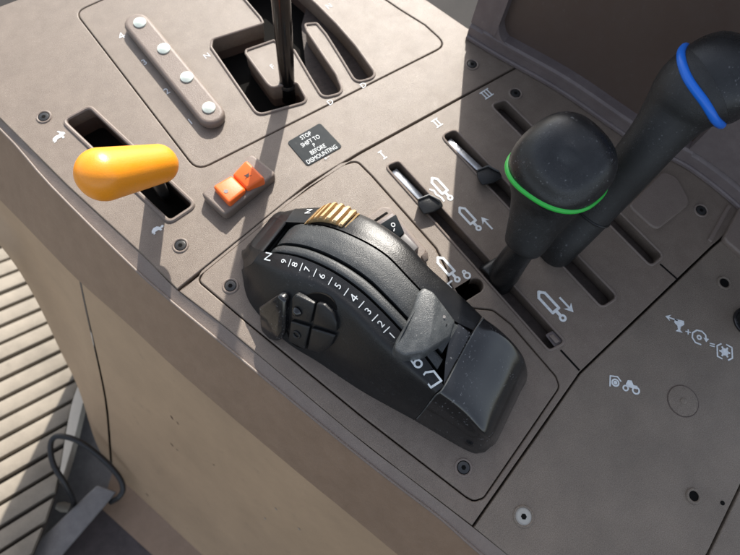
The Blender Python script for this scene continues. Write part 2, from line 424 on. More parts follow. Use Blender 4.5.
sIII = rounded(PX([(491, 105.5), (505, 100), (663, 256), (650.5, 266)]), .5)
def capsule(p, q, r, n=10):
    p, q = Vector(p), Vector(q); d = (q - p).normalized(); a0 = math.atan2(d.y, d.x)
    return [tuple(q + Vector((math.cos(a0 - math.pi / 2 + math.pi * i / n), math.sin(a0 - math.pi / 2 + math.pi * i / n))) * r) for i in range(n + 1)] + \
           [tuple(p + Vector((math.cos(a0 + math.pi / 2 + math.pi * i / n), math.sin(a0 + math.pi / 2 + math.pi * i / n))) * r) for i in range(n + 1)]
hole5 = capsule(V2(459, 296), V2(476, 285.5), .62)
lever_pan = PX([(178, 291), (308, 185.5), (360, 153.5), (440, 109.7), (545, 52), (640, 112), (760, 190), (780, 192), (740, 222), (712, 246), (677, 279.5), (580, 372.5), (472.5, 526.5), (407, 476.5), (351, 433), (225, 327.5)])
thr_out = rounded(PX([(198, 281), (203, 272), (287, 203), (341, 165), (357, 161), (372, 176), (436, 248), (446, 268), (450, 283), (463, 307), (493, 310), (511, 324), (556, 376), (560, 387), (484, 498), (474, 501.5), (466, 497), (360, 415), (250, 325)]), [.6, .6, 0, .8, .8, 0, 0, .5, .5, 1, 1, 0, .8, .8, .7, .7, .7, 0, 0])
link('deck_panel', plate_mesh(deck, [gate_out, oslot], 0, 1.4, .10, .05), 'deck', con)
link('shift_gate_panel', plate_mesh(gate_out, [gate_hole], 0, 1.9, .10, .05), 'deck', con)
link('lever_panel', plate_mesh(lever_pan, [thr_out, sI, sII, sIII, hole5], 0, 1.4, .10, .05), 'deck', con)
link('throttle_plate', plate_mesh(thr_out, [], .0, 1.4, .13, .05), 'deck', con)
p3 = PX([(473.5, 527.5), (580.5, 373.5), (678, 280.5), (713, 247), (741, 223), (800, 178), (900, 260), (742, 482), (708, 553), (640, 662), (560, 597), (501, 550)])
p4 = PX([(743, 484), (900, 265), (960, 400), (800, 720), (642, 663), (709, 555)])
link('rear_panel', plate_mesh(p3, [], 0, 1.4, .10, .04), 'rear', con)
link('rear_panel', plate_mesh(p4, [], 0, 1.4, .10, .04), 'rear', con)
under = PX(E2 + [(800, 720), (960, 400), (780, 170), (545, 51), (468, 30), (281, -98), (-85, 38)])
bm = bmesh.new(); bm.faces.new([bm.verts.new((*p, -3.2)) for p in under]); link('under_tray', from_bm(bm), 'dark', con, False)
# outer wall of the console on its far side
bm = bmesh.new(); ln = [W(*p) for p in [(-85, 40), (281, -99), (468, 29), (545, 51)]]
t_ = [bm.verts.new(p + Vector((0, 0, -.3))) for p in ln]; b2 = [bm.verts.new(p + Vector((0, 0, FLOOR + .5))) for p in ln]
for i in range(3): bm.faces.new((t_[i], t_[i + 1], b2[i + 1], b2[i]))
link('end_panel', from_bm(bm), 'trim', con, False)
# raised lips round the slots
def lip(loop, r=.13, m='trim', z=.02, push=.06):
    k = len(loop); pts = []
    ar = sum(loop[i - 1][0] * loop[i][1] - loop[i][0] * loop[i - 1][1] for i in range(k))
    for i in range(k):
        a, b, c = Vector(loop[i - 1]), Vector(loop[i]), Vector(loop[(i + 1) % k]); d = c - a
        if d.length < 1e-6: continue
        nn = Vector((d.y, -d.x)).normalized() * (1 if ar > 0 else -1)
        q = b + nn * push; pts.append(Vector((q.x, q.y, z)))
    return tube_mesh(pts, r, 8, True)
link('slot_lip', lip(gate_hole, .14), 'trim', con)
link('slot_lip', lip(oslot, .20), 'trim', con)
for s in (sI, sII, sIII): link('slot_lip', lip(s, .12), 'trim', con)
# inner walls of the slots (moulded, brown)
def slot_wall(loop, z0, z1, m):
    bm = bmesh.new(); A = [bm.verts.new((*p, z0)) for p in loop]; B = [bm.verts.new((*p, z1)) for p in loop]; k = len(A)
    for i in range(k): bm.faces.new((A[i], A[(i + 1) % k], B[(i + 1) % k], B[i]))
    return link('slot_wall', from_bm(bm), m, con, False)
def grow(loop, d):
    k = len(loop); ar = sum(loop[i - 1][0] * loop[i][1] - loop[i][0] * loop[i - 1][1] for i in range(k)); out = []
    for i in range(k):
        dd = Vector(loop[(i + 1) % k]) - Vector(loop[i - 1])
        nn = Vector((dd.y, -dd.x)).normalized() * (d if ar > 0 else -d); out.append((loop[i][0] + nn.x, loop[i][1] + nn.y))
    return out
slot_wall(grow(gate_hole, .18), -1.7, -3.1, 'recess'); slot_wall(grow(oslot, .1), -1.2, -3.1, 'recess')
for s in (sI, sII, sIII): slot_wall(grow(s, .1), -1.2, -3.1, 'recess')
def slot_floor(pts, z, m='brush'):
    bm = bmesh.new(); bm.faces.new([bm.verts.new((*p, z)) for p in pts]); bmesh.ops.triangulate(bm, faces=bm.faces); return link('slot_floor', from_bm(bm), m, con, False)
for s in (sI, sII, sIII): slot_floor(grow(s, .1), -1.55)
slot_floor(PX([(190 + x / 3.7, y / 3.7) for x, y in ((408, 40), (425, 200), (500, 372), (580, 372), (720, 330), (690, 180), (480, -30), (430, -40))]), -2.05)
# scuffs on the side panel
for (x, y, w_, h_, an) in ((170, 419, 3.4, 1.0, .9), (176, 423, 2.4, .7, .5), (174, 445, 2.8, .8, .7), (178, 447, 1.5, .6, .2), (147, 494, 3.0, .8, .7), (212, 464, 1.2, .7, 0), (276, 506, 1.6, .9, .3), (266, 517, 1.4, .8, .6), (302, 528, 1.8, .9, .8)):
    d_ = cam_to_world(Vector((x - CX, y - CY, F))).normalized(); best = None
    for iu in range(0, 161):
        for iv in range(0, 33):
            p = ls2.at(iu / 20, iv / 8); q_ = p - Vector((0, 0, H)); k_ = (q_ - d_ * q_.dot(d_)).length
            if best is None or k_ < best[0]: best = (k_, iu / 20, iv / 8)
    p, du, dv_, n = ls2.frame(best[1], best[2]); rnd = [random.uniform(.6, 1.2) for _ in range(9)]
    me = poly_me([[(math.cos(2 * math.pi * j / 9) * rnd[j] * w_ * .13, math.sin(2 * math.pi * j / 9) * rnd[j] * h_ * .13) for j in range(9)]])
    ax_ = (du * math.cos(an) + dv_ * math.sin(an)).normalized(); link('scuff_mark', place(me, p, ax_, n.cross(ax_), n, .06), 'scuff' if y < 500 else 'palescrew', con, False)
# short joints in the lever panel, a smooth raised pad and the plate at the right edge
for (x0, y0, x1, y1) in ((560.5, 350, 579.5, 370.5), (660, 264, 677, 279)):
    a, b = W(x0, y0), W(x1, y1); d = (b - a).normalized(); nn = Vector((-d.y, d.x, 0)) * .09
    bm = bmesh.new(); bm.faces.new([bm.verts.new(v + Vector((0, 0, .012))) for v in (a - nn, b - nn, b + nn, a + nn)]); link('panel_joint', from_bm(bm), 'dark', con, False)
pad = rounded(PX([(627, 207), (655, 232), (690, 204), (676, 178), (662, 172)]), [.6, .9, 1.2, 1.2, .8])
link('raised_pad', plate_mesh(pad, [], .28, .5, .18, 0, 3), 'trim', con)
cp = rounded(PX([(720, 241), (738, 207), (790, 240), (770, 285)]), [.5, .6, .5, .5])
link('corner_plate', plate_mesh(cp, [], .55, .7, .2, 0, 3), 'trim', con)
cp2 = rounded(PX([(707, 240), (727, 205), (731, 207), (711, 243)]), .1)
link('corner_rib', plate_mesh(cp2, [], .18, .3, .1, 0, 2), 'trim', con)
# screws
def screw(px, py, r=.62, m='screw', ring='trim'):
    p = W(px, py)
    rim = link('screw', tube_mesh([p + Vector((math.cos(t) * r, math.sin(t) * r, .0)) for t in [2 * math.pi * i / 24 for i in range(24)]], .11, 8, True), ring, con)
    well = link('screw_head', disc_mesh(p + Vector((0, 0, -.02)), EZ, r * .98, .04, 24), 'dark' if m == 'screw' else 'palescrew', rim)
    hd = disc_mesh(p + Vector((0, 0, .01)), EZ, r * .74, .07, 24, 0., .25)
    mes = [hd]
    link('screw_head', hd, m, rim)
    pts = [(p.x + math.cos(t) * r * .32, p.y + math.sin(t) * r * .32) for t in [math.pi / 3 * i + .3 for i in range(6)]]
    bm = bmesh.new(); bm.faces.new([bm.verts.new((*q, .09)) for q in pts]); link('screw_socket', from_bm(bm), 'dark', rim, False)
for x, y in ((44, 117), (180.5, 245.5), (230.5, 286), (463.5, 467.5), (472, 64.5), (515.5, 93.5), (701, 210.5)): screw(x, y)
screw(523.5, 516.5, .72, 'palescrew', 'rear')
for x, y, r in ((693.5, 496, .5), (724, 283, .55)):
    p = W(x, y); rim = link('bolt_hole', tube_mesh([p + Vector((math.cos(t) * r, math.sin(t) * r, .03)) for t in [2 * math.pi * i / 24 for i in range(24)]], .12, 8, True), 'rear', con)
    link('hole_bottom', disc_mesh(p, EZ, r * .9, .02, 20), 'dark', rim)
p = W(722.5, 503); link('bolt_hole', disc_mesh(p, EZ, .18, .02, 16), 'dark', con)
p = W(683, 401); link('round_plug', disc_mesh(p, EZ, 1.25, .07, 40, 0., .5), 'rear', con)
link('plug_groove', tube_mesh([p + Vector((math.cos(t) * 1.3, math.sin(t) * 1.3, .0)) for t in [2 * math.pi * i / 48 for i in range(48)]], .04, 6, True), 'recess', con)
link('plug_dimple', disc_mesh(p + Vector((0, 0, .07)), EZ, .26, .05, 20, .04), 'rear', con)

# printed symbols
rabbit = [[(-1, -.35), (-.8, .1), (-.3, .35), (.2, .3), (.45, .55), (.15, .95), (.4, 1.0), (.7, .6), (1.05, .35), (1.1, .05), (.7, -.1), (.75, -.55), (.45, -.6), (.4, -.25), (-.3, -.3), (-.6, -.65), (-.95, -.65), (-.7, -.35)]]
turtle = [[(-.9, -.2), (-.7, .25), (-.2, .55), (.35, .5), (.7, .1), (1.15, .25), (1.3, .0), (1.1, -.2), (.7, -.2), (.75, -.5), (.45, -.5), (.3, -.2), (-.35, -.2), (-.45, -.5), (-.75, -.5), (-.65, -.2)]]
icon(rabbit, 58.5, 137, .62, con, rot=-.08); icon(turtle, 156.5, 230, .56, con, rot=0)
for t, x, y in (('4', 121.5, 36), ('3', 144.5, 62.5), ('2', 167, 91.5), ('1', 190.5, 122)): flat_text('numeral', t, x, y, 1.0, 'wprint', con)
for t, x, y in (('N', 207, 56), ('F', 272.5, 67), ('N', 329, 6.5), ('D', 330.5, 102.5), ('D', 363.5, 85.5)): flat_text('letter', t, x, y, .85, 'wprint', con)
def roman(n):
    w = .42; xs = [(i - (n - 1) / 2) * w for i in range(n)]; hw = (n - 1) / 2 * w + .22
    return [('l', .15, [(x, -.5), (x, .5)]) for x in xs] + [('l', .13, [(-hw, .5), (hw, .5)]), ('l', .13, [(-hw, -.5), (hw, -.5)])]
for n, x, y in ((1, 382.5, 155), (2, 437, 123), (3, 486.5, 94)): icon(roman(n), x, y, .85, con, name='numeral')
cyl = [('l', .22, [(-.33, -.55), (-.33, .95), (-.1, 1.2), (.1, 1.2), (.33, .95), (.33, -.55), (-.33, -.55)]), ('l', .26, [(0, -.6), (0, -1.05)]), ('o', 0, -1.3, .3, .18), ('o', 0, 1.25, .16, .2)]
arrow = [('l', .2, [(0, -.8), (0, .6)]), [(-.5, .15), (0, .95), (.5, .15), (0, .45)]]
cur = [('l', .2, [(-.1, 1.), (.15, .6), (.05, .1), (.25, -.5), (.2, -1.0)])]
icon(cyl, 441, 188, 1.0, con); icon(cur, 436.5, 195.5, .85, con); icon(cyl, 469, 218, 1.0, con); icon(arrow, 487, 223.5, .85, con)
icon(cyl, 447.5, 268.5, 1.0, con); icon([('o', 0, 0, .5, .24), ('o', 0, .55, .3, .2)], 467, 275.5, .7, con); icon([('l', .2, [(-.3, -.3), (-.3, .3), (.3, .3)])], 451.5, 284.5, .8, con)
icon(cyl, 550.5, 305, 1.15, con); icon(arrow, 566, 304.5, .95, con, rot=math.pi)
# tractor and implement symbol
trac = [('o', -.95, .1, .42, .16), ('o', -.95, .1, .2, .2), ('l', .14, [(-1.5, -.35), (-1.5, .7), (-.75, .75), (-.4, .35)]), ('o', .1, -.25, .33, .15),
        [(.1, .15), (.3, .6), (.7, .65), (.9, .2), (1.3, .2), (1.3, -.15), (.3, -.1)], ('o', 1.15, -.3, .42, .17)]
icon(trac, 624.5, 385.5, .82, con, rot=-.85 - .62 + .62)
icon(arrow, 671.5, 318.5, .62, con, rot=.55)
icon([[(-.5, .65), (.5, .65), (.55, .2), (.2, -.1), (.12, -.5), (.4, -.75), (-.4, -.75), (-.12, -.5), (-.2, -.1), (-.55, .2)]], 679, 325.5, .8, con, rot=-.9)
icon([('l', .2, [(-.4, 0), (.4, 0)]), ('l', .2, [(0, -.4), (0, .4)])], 688, 332, .52, con, rot=-.9)
icon([('o', 0, 0, .32, .18), ('l', .18, [(.2, -.85), (-.45, -.75), (-.85, -.2), (-.8, .4), (-.3, .85), (.3, .85), (.75, .5), (.85, .0)]), [(.5, .1), (1.2, .1), (.85, -.4)]], 699, 337.5, .72, con, rot=-.9)
icon([('l', .18, [(-.4, .2), (.4, .2)]), ('l', .18, [(-.4, -.2), (.4, -.2)])], 712, 345, .5, con, rot=-.9)
icon([('l', .16, [(-.3, -.85), (-.8, -.7), (-.85, .5), (-.4, .85)]), ('l', .16, [(.2, .9), (.8, .7), (.85, -.5), (.4, -.85)]), ('o', 0, 0, .42, .5), ('l', .2, [(-.55, 0), (.55, 0)]), ('l', .2, [(-.3, -.5), (.3, .5)]), ('l', .2, [(.3, -.5), (-.3, .5)])], 724.5, 352, .78, con, rot=-.9)

# ================================================================ BUTTON STRIP
st = thing('button_strip', 'raised capsule shaped strip with four pale round buttons beside the digits 4 3 2 1', 'button strip', W(173, 65))
b0, b1 = V2(137, 22, 1), V2(210.5, 113, 1)
x_ = (b0[0] + b1[0]) / 2; link('strip_body', plate_mesh(capsule((x_, b0[1]), (x_, b1[1] + .1), 1.28), [], 1.0, 1.05, .38, 0, 4), 'trim', st)
for x, y in ((140, 23), (164, 49), (187, 77.5), (209, 108)):
    link('button', disc_mesh(W(x, y, 1.0) + Vector((0, 0, 0)), EZ, .62, .16, 28, .18), 'button', st)

# ================================================================ ROCKER SWITCH
rs = thing('rocker_switch', 'orange rocker switch set in a raised taupe bezel next to the black sticker', 'switch', W(238, 185))
zb = 1.1
bez = rounded(PX([(200, 193), (251.5, 153), (276.5, 173), (224.5, 215.5)], zb), .5)
link('bezel', plate_mesh(bez, [], zb, 1.15, .22, 0, 3), 'trim', rs)
def rk(x, y, z): return W(195 + x / 7.4, 140 + y / 7.4, z)
zv, za, zo = 1.6, 2.05, 1.85
top = [rk(272, 255, zv), rk(380, 362, zv), rk(518, 280, za), rk(378, 142, za)]
bot = [Vector((p.x, p.y, 1.05)) for p in top]
a = link('rocker_half', prism_mesh(bot, top, .26, 4), 'redorange', rs)
top2 = [rk(270, 256, zv), rk(128, 338, zo), rk(248, 468, zo), rk(378, 364, zv)]
bot2 = [Vector((p.x, p.y, 1.05)) for p in top2]
b = link('rocker_half', prism_mesh(bot2, top2, .26, 4), 'redorange', rs)
def on_tri(polys, o, ax, ay, n, size, m, parent, name='symbol', lift=.03):
    me = poly_me(polys); me.transform(Matrix.Scale(size, 4)); place(me, o, ax, ay, n, lift); return link(name, me, m, parent, False)
ctr = sum(top, Vector()) / 4; ax = (top[2] - top[1]).normalized(); n_ = ax.cross((top[3] - top[2]).normalized()).normalized()
if n_.z < 0: n_ = -n_
on_tri([[(-.8, .5), (-.35, .25), (.35, .25), (.8, .5), (.5, -.05), (.2, -.6), (-.2, -.6), (-.5, -.05)], ('l', .12, [(-.9, -.7), (-.3, -.4)]), ('l', .12, [(.9, -.7), (.3, -.4)])], ctr, ax, n_.cross(ax), n_, .36, 'recess', a)
ctr2 = sum(top2, Vector()) / 4; ax2 = (top2[0] - top2[1]).normalized(); n2 = ax2.cross((top2[3] - top2[0]).normalized()).normalized()
if n2.z < 0: n2 = -n2
on_tri([('o', 0, 0, .2, .3)], ctr2 - ax2 * .45 - n2.cross(ax2) * .1, ax2, n2.cross(ax2), n2, 1., 'bar', b, 'indicator')

# ================================================================ STICKER
sk = thing('warning_sticker', 'black sticker with white lettering telling to stop and shift to P before dismounting', 'sticker', W(314, 144))
lab = rounded(PX([(287, 142.5), (320, 123.2), (342.5, 147), (307.5, 166.5)]), .3)
link('sticker_face', plate_mesh(lab, [], .07, .06, .015, 0, 1), 'sticker', sk)
sx = (W(342, 147) - W(307, 166.5)); rot = math.atan2(sx.y, sx.x)
def row(t, x, y, s):
    me = text_mesh(t, s); me.transform(Matrix.Diagonal((.74, 1, 1, 1))); ex = Vector((math.cos(rot), math.sin(rot), 0))
    place(me, W(x, y, .07), ex, Vector((-ex.y, ex.x, 0)), EZ); link('lettering', me, 'white', sk, False)
row('STOP', 305.8, 136, .66); row('SHIFT TO', 310.5, 141.2, .66); row('P', 314.2, 145.4, .62); row('BEFORE', 318, 149.6, .66); row('DISMOUNTING', 322, 154.6, .66)
icon([('o', 0, 0, .22, .1), ('l', .08, [(.4, 0), (.9, 0)])], 325.6, 158.4, .45, sk, 'white', rot, .07)

# ================================================================ GEAR LEVER
gl = thing('gear_lever', 'tall dark steel lever standing in the shift gate, its top out of view', 'lever', W(287, 93, -2))
p0, p1 = W(288.5, 99, -2.6), W(281, 0, 9.5); d = p1 - p0
path = [p0 + d * t for t in (0, .2, .5, 1, 1.5, 2.0)]
link('shaft', tube_mesh(path, [.74, .74, .80, .84, .88, .9], 28), 'steel', gl)
link('collar', tube_mesh([p0 + d * t for t in (.16, .165, .19, .2)], [.75, .80, .80, .75], 28), 'screw', gl)
link('gear_knob', body_mesh([p0 + d * t for t in (1.95, 2.0, 2.15, 2.4, 2.55, 2.6)], [.9, 1.6, 2.2, 2.3, 1.5, .4])[0], 'rubber', gl)

# ================================================================ ORANGE LEVER
ol = thing('orange_lever', 'bright orange rounded knob lever leaning over the slot between rabbit and turtle signs', 'lever', W(150, 178, -2))
oA, oB, rA, rB = W(160, 163.5, 6.4), W(103, 174.5, 9.0), 1.50, 1.92
od = (oB - oA).normalized(); pp, rr = [], []
for i in range(9): t = math.pi / 2 * (1 - i / 8); pp.append(oA - od * (rA * .9 * math.sin(t))); rr.append(rA * max(.04, math.cos(t)))
for i in range(1, 12): t = i / 12; pp.append(oA.lerp(oB, t)); rr.append(rA + (rB - rA) * t)
for i in range(11): t = math.pi / 2 * i / 10; pp.append(oB + od * (rB * 1.0 * math.sin(t))); rr.append(rB * max(.04, math.cos(t)))
link('knob', body_mesh(pp, rr, 44, .97, 2.15)[0], 'orange', ol)
k0, k1 = W(161, 191, -2.8), W(150, 168, 6.6); kk = smooth_line([k0, k0.lerp(k1, .5), k1], 4)
link('shaft', body_mesh(kk, [(1.15, .5)] * len(kk), 20, 1, 4)[0], 'black', ol)

# ================================================================ SMALL SLIDER TABS IN THE SLOTS
def slider(px, py, label, x0, y0, x1, y1):
    t = thing('slider_tab', label, 'slider', W(px, py), 'slider tabs in the lever slots')
    o_ = [(-14, -7), (-2, -12), (10, -6), (13, 1), (4, 6), (-8, 9), (-13, 2)]
    lo = [W(px + a * .8, py + b * .8, -.5) for a, b in o_]; up = [W(px + a, py + b, 1.1 if i in (1, 2, 0) else .9) for i, (a, b) in enumerate(o_)]
    link('tab', prism_mesh(lo, up, .22, 3), 'black', t)
    link('tab_edge', tube_mesh([W(px - 13, py - 6.5, 1.13), W(px - 2, py - 11, 1.2), W(px + 9, py - 5.5, 1.15)], .09, 8), 'greyblade', t)
    A, B = W(x0, y0, -.55), W(x1, y1, -.55); dd = (B - A).normalized(); nn = Vector((-dd.y, dd.x, 0)) * .32
    link('rail', prism_mesh([v + Vector((0, 0, -.5)) for v in (A - nn, B - nn, B + nn, A + nn)], [A - nn, B - nn, B + nn, A + nn], .06, 2), 'bright', t)
slider(431, 206, 'black slider tab in the sunlit slot under numeral I', 394, 170, 425, 202)
slider(490, 177, 'black slider tab in the slot under numeral II, at the shadow edge', 449, 140, 484, 173)
# end clip of slot I
clip = thing('slot_clip', 'small grey end clip at the lower end of the slot under numeral I', 'clip', W(556, 342))
link('clip_body', prism_mesh([W(x, y, -1.2) for x, y in ((545, 335), (553, 330), (564, 341), (555, 348))], [W(x, y, -.15) for x, y in ((545, 335), (553, 330), (564, 341), (555, 348))], .12, 2), 'house', clip)
link('clip_tongue', prism_mesh([W(x, y, -.2) for x, y in ((549, 336), (553, 334), (560, 341), (556, 344))], [W(x, y, .1) for x, y in ((549, 336), (553, 334), (560, 341), (556, 344))], .08, 2), 'trim', clip)

# ================================================================ GREEN AND BLUE LEVERS
gr = thing('green_lever', 'black knobbed lever with a thin green ring in the slot under numeral II', 'lever', W(503, 276, -1))
sh = [W(497, 283, -2.4), W(505, 272, .8), W(514, 259, 3.2), W(524, 246, 5.2)]
link('shaft', tube_mesh(smooth_line(sh, 4), [1.45 - .03 * i for i in range(13)], 18), 'black', gr)
link('boot_foot', prism_mesh([W(x, y, -.9) for x, y in ((478, 268), (497, 255), (520, 276), (502, 292))], [W(x, y, .5) for x, y in ((481, 268), (497, 257), (517, 276), (502, 289))], .3, 3), 'black', gr)
gp = [W(523, 247, 5.0), W(524.5, 245, 5.2), W(528, 238, 5.9), W(535, 222, 7.2), W(545, 201, 8.8), W(552.5, 184, 10.2), W(556.5, 174, 11.0), W(561, 166.5, 11.9), W(564, 162, 12.8), W(566, 159, 13.6), W(567, 157.5, 14.2), W(567.5, 157, 14.45), W(567.5, 157, 14.5)]
grad = [.95, 1.5, 1.72, 1.98, 2.5, 3.12, 3.38, 3.46, 3.36, 2.95, 2.15, 1.1, .2]
i_r = 6 * 4
gpp = smooth_line(gp, 4); grr = [max(.05, crom([Vector((r, 0, 0)) for r in grad], i / 4).x) for i in range(len(gpp))]
link('grip', body_mesh(gpp[:i_r + 4], grr[:i_r + 1] + [q * (.97 - .03 * k) for k, q in enumerate(grr[i_r + 1:i_r + 4])], 44, .97, 2.5)[0], 'grip', gr)
link('knob_cap', body_mesh(gpp[i_r:], grr[i_r:], 44, .97, 2.5)[0], 'rubber', gr)
link('green_ring', tube_mesh(ring_pts(gpp, i_r, grr[i_r] * 1.0, grr[i_r] * .97, 64, 2.5), .23, 10, True), 'green', gr)

bl = thing('blue_lever', 'long black lever with a blue ring round its knob, nearest the dark side housing', 'lever', W(556, 250, -1))
bp_ = [W(549, 256, -2.0), W(562, 243, 1.6), W(585, 219, 4.2), W(612, 189, 7.2), W(637, 160, 10.), W(660, 132, 12.2), W(677, 111, 13.6), W(690, 97, 14.6), W(703, 87.5, 15.2), W(719, 79.5, 15.7), W(735, 73, 16.1), W(748, 68, 16.4), W(754, 66, 16.5)]
brad = [1.75, 1.7, 1.72, 1.78, 1.85, 2.0, 2.35, 2.78, 3.0, 3.1, 2.85, 2.05, .5]
i_b = 8 * 4
bpp = smooth_line(bp_, 4); brr = [max(.05, crom([Vector((r, 0, 0)) for r in brad], i / 4).x) for i in range(len(bpp))]
link('grip', body_mesh(bpp[:i_b + 5], brr[:i_b + 1] + [q * (.97 - .05 * k) for k, q in enumerate(brr[i_b + 1:i_b + 5])], 40, .92, 2.2)[0], 'grip', bl)
link('knob_cap', body_mesh(bpp[i_b:], brr[i_b:], 40, .92, 2.2)[0], 'rubber', bl)
link('grip_collar', tube_mesh(ring_pts(bpp, 9, brr[9] * 1.0, brr[9] * .92, 48, 2.2), .12, 8, True), 'black', bl)
NB = 120; lo_i, hi_i = 22, 44
bpf = smooth_line(bp_, 4)
grid = {i: ring_pts(bpf, i, brr[i], brr[i] * .92, NB, 2.2) for i in range(lo_i, hi_i)}
def project_px(w):
    q = w - Vector((0, 0, H)); v = XC * q.x + YC * q.y + ZC * q.z; return v.x / v.z * F + CX, v.y / v.z * F + CY
trace = []
for tx, ty in ((687, 34), (679, 42), (678, 52), (682, 66), (689, 78), (698, 89), (706, 99), (711, 110), (714, 122), (717, 132), (723, 135)):
    best = None
    for i in grid:
        for j in range(NB):
            p = grid[i][j]
            if (p - bpf[i]).dot(Vector((0, 0, H)) - bpf[i]) < -.5: continue
            x, y = project_px(p); k_ = (x - tx) ** 2 + (y - ty) ** 2
            if best is None or k_ < best[0]: best = (k_, i, j)
    trace.append([best[1], best[2]])
for a_i in range(1, len(trace)):
    while trace[a_i][1] - trace[a_i - 1][1] > NB / 2: trace[a_i][1] -= NB
    while trace[a_i][1] - trace[a_i - 1][1] < -NB / 2: trace[a_i][1] += NB
turn = NB if trace[-1][1] > trace[0][1] else -NB
j0, j1 = trace[-1][1], trace[0][1] + turn
full = [tuple(t) for t in trace] + [(trace[-1][0] + (trace[0][0] - trace[-1][0]) * k / 8, j0 + (j1 - j0) * k / 8) for k in range(1, 8)]
for _ in range(2): full = [tuple(((full[k - 1][c] + ((-turn) if (c == 1 and k == 0) else 0)) + 2 * full[k][c] + (full[(k + 1) % len(full)][c] + (turn if (c == 1 and k == len(full) - 1) else 0))) / 4 for c in (0, 1)) for k in range(len(full))]
cyc = full + [(full[0][0], full[0][1] + turn)]
def on_grip(fi, fj):
    i = max(lo_i, min(hi_i - 2, int(fi))); t = fi - i; j = math.floor(fj); u = fj - j
    q = lambda a, b: grid[a][b % NB]
    return q(i, j).lerp(q(i, j + 1), u).lerp(q(i + 1, j).lerp(q(i + 1, j + 1), u), t)
ringp = []
for k in range(len(cyc) - 1):
    for m_ in range(4):
        t = m_ / 4; ringp.append(on_grip(cyc[k][0] + (cyc[k + 1][0] - cyc[k][0]) * t, cyc[k][1] + (cyc[k + 1][1] - cyc[k][1]) * t))
for _ in range(3): ringp = [(ringp[k - 1] + ringp[k] * 2 + ringp[(k + 1) % len(ringp)]) / 4 for k in range(len(ringp))]
link('blue_ring', tube_mesh(ringp, .30, 10, True), 'blue', bl)

# ================================================================ THROTTLE UNIT
th = thing('throttle_quadrant', 'humped black hand throttle with white digits, buttons on its side and a grey blade lever', 'throttle', W(380, 330))
ST = [  # base-left, shoulder, line1, line3, rail outer, top height
    ((244, 262), (248, 255), (253, 247), (277, 218), (285, 211.5), 2.8),
    ((242.3, 271), (253, 263), (262.5, 251), (286.5, 221.5), (296.5, 208.7), 3.95),
    ((242, 272), (254, 264), (264, 252), (288, 222), (298, 208.5), 4.1),
    ((250, 303), (281, 276), (297, 257), (322, 224.5), (336, 208), 5.7),
    ((284, 340), (313, 289), (330, 271), (353, 235), (369, 218.5), 6.8),
    ((318, 362), (341, 308), (358, 290), (385, 253), (403, 241), 7.2),
    ((343, 379), (363, 329), (380, 310), (411, 279), (428, 267.5), 7.2),
    ((364, 392.5), (384, 350), (400, 331), (431, 300), (453, 290), 6.9),
    ((390, 407), (411, 375), (426, 359), (452, 319), (469, 304.5), 6.4),
    ((414, 420), (434, 395), (444, 386), (473, 330), (482, 317), 5.9),
]
rows = []
for (bl_, sh_, l1, l3, ro, h) in ST:
    dip = .06 if h < 4. else 1.1
    B0 = W(*bl_, 0.); SHp = W(*sh_, h - .75); A1 = W(*l1, h); A3 = W(*l3, h); R0 = W(*ro, h - .55)
    mid = B0.lerp(SHp, .5) + Vector((-.25, -.1, .25))
    out = (R0 - A3); out.z = 0; out = out.normalized()
    R1 = R0 + out * .25 + Vector((0, 0, -1.2)); RB = Vector((R0.x, R0.y, 0)) + out * .4
    if RB.z > R1.z: R1.z = .2
    rows.append([B0, mid, SHp, (SHp + A1) / 2 + Vector((0, 0, .12)), A1, A1 + Vector((.06, .01, -dip)), A3 + Vector((-.06, -.01, -dip)), A3, (A3 + R0) / 2 + Vector((0, 0, .14)), R0, R1, RB])
TL = Loft(rows)
def shell_mesh():
    bm = bmesh.new(); nu = 8; a = (len(rows) - 1) * nu
    segs = []
    vs = []
    for lo, hi, n in ((0, 4, 24), (4, 5, 2), (5, 6, 2), (6, 7, 2), (7, 11, 22)):
        vs += [(lo + (hi - lo) * i / n, lo, hi) for i in range(n + (1 if hi == 11 else 0))]
    def pt(u, v, lo, hi):
        if hi - lo == 1 or lo == 4: 
            r = []
            for row in rows:
                i = min(int(v), len(row) - 2); r.append(row[i].lerp(row[i + 1], v - i))
            return crom(r, u)
        sub = [crom(row[lo:hi + 1], v - lo) for row in rows]
        return crom(sub, u)
    g = [[bm.verts.new(pt(i / nu, *v)) for v in vs] for i in range(a + 1)]
    for i in range(a):
        for j in range(len(vs) - 1): bm.faces.new((g[i][j], g[i + 1][j], g[i + 1][j + 1], g[i][j + 1]))
    # rounded rear nose
    prev = g[0]; ax = (rows[0][4] - rows[1][4]); ax.z = 0; ax.normalize()
    for st_, (fz, fo, fs) in enumerate(((.93, .35, .94), (.72, .75, .84), (.35, 1.05, .72), (0, 1.15, .7))):
        cen = sum((v.co for v in g[0]), Vector()) / len(g[0]); row = []
        for v in g[0]:
            q = v.co.copy(); q.x = cen.x + (q.x - cen.x) * fs; q.y = cen.y + (q.y - cen.y) * fs; q.z = q.z * fz
            row.append(bm.verts.new(q + ax * fo))
        for j in range(len(row) - 1): bm.faces.new((prev[j], prev[j + 1], row[j + 1], row[j]))
        prev = row
    bm.faces.new(g[-1])
    return from_bm(bm)
link('housing', shell_mesh(), 'shell', th)
dg = bpy.context.evaluated_depsgraph_get()
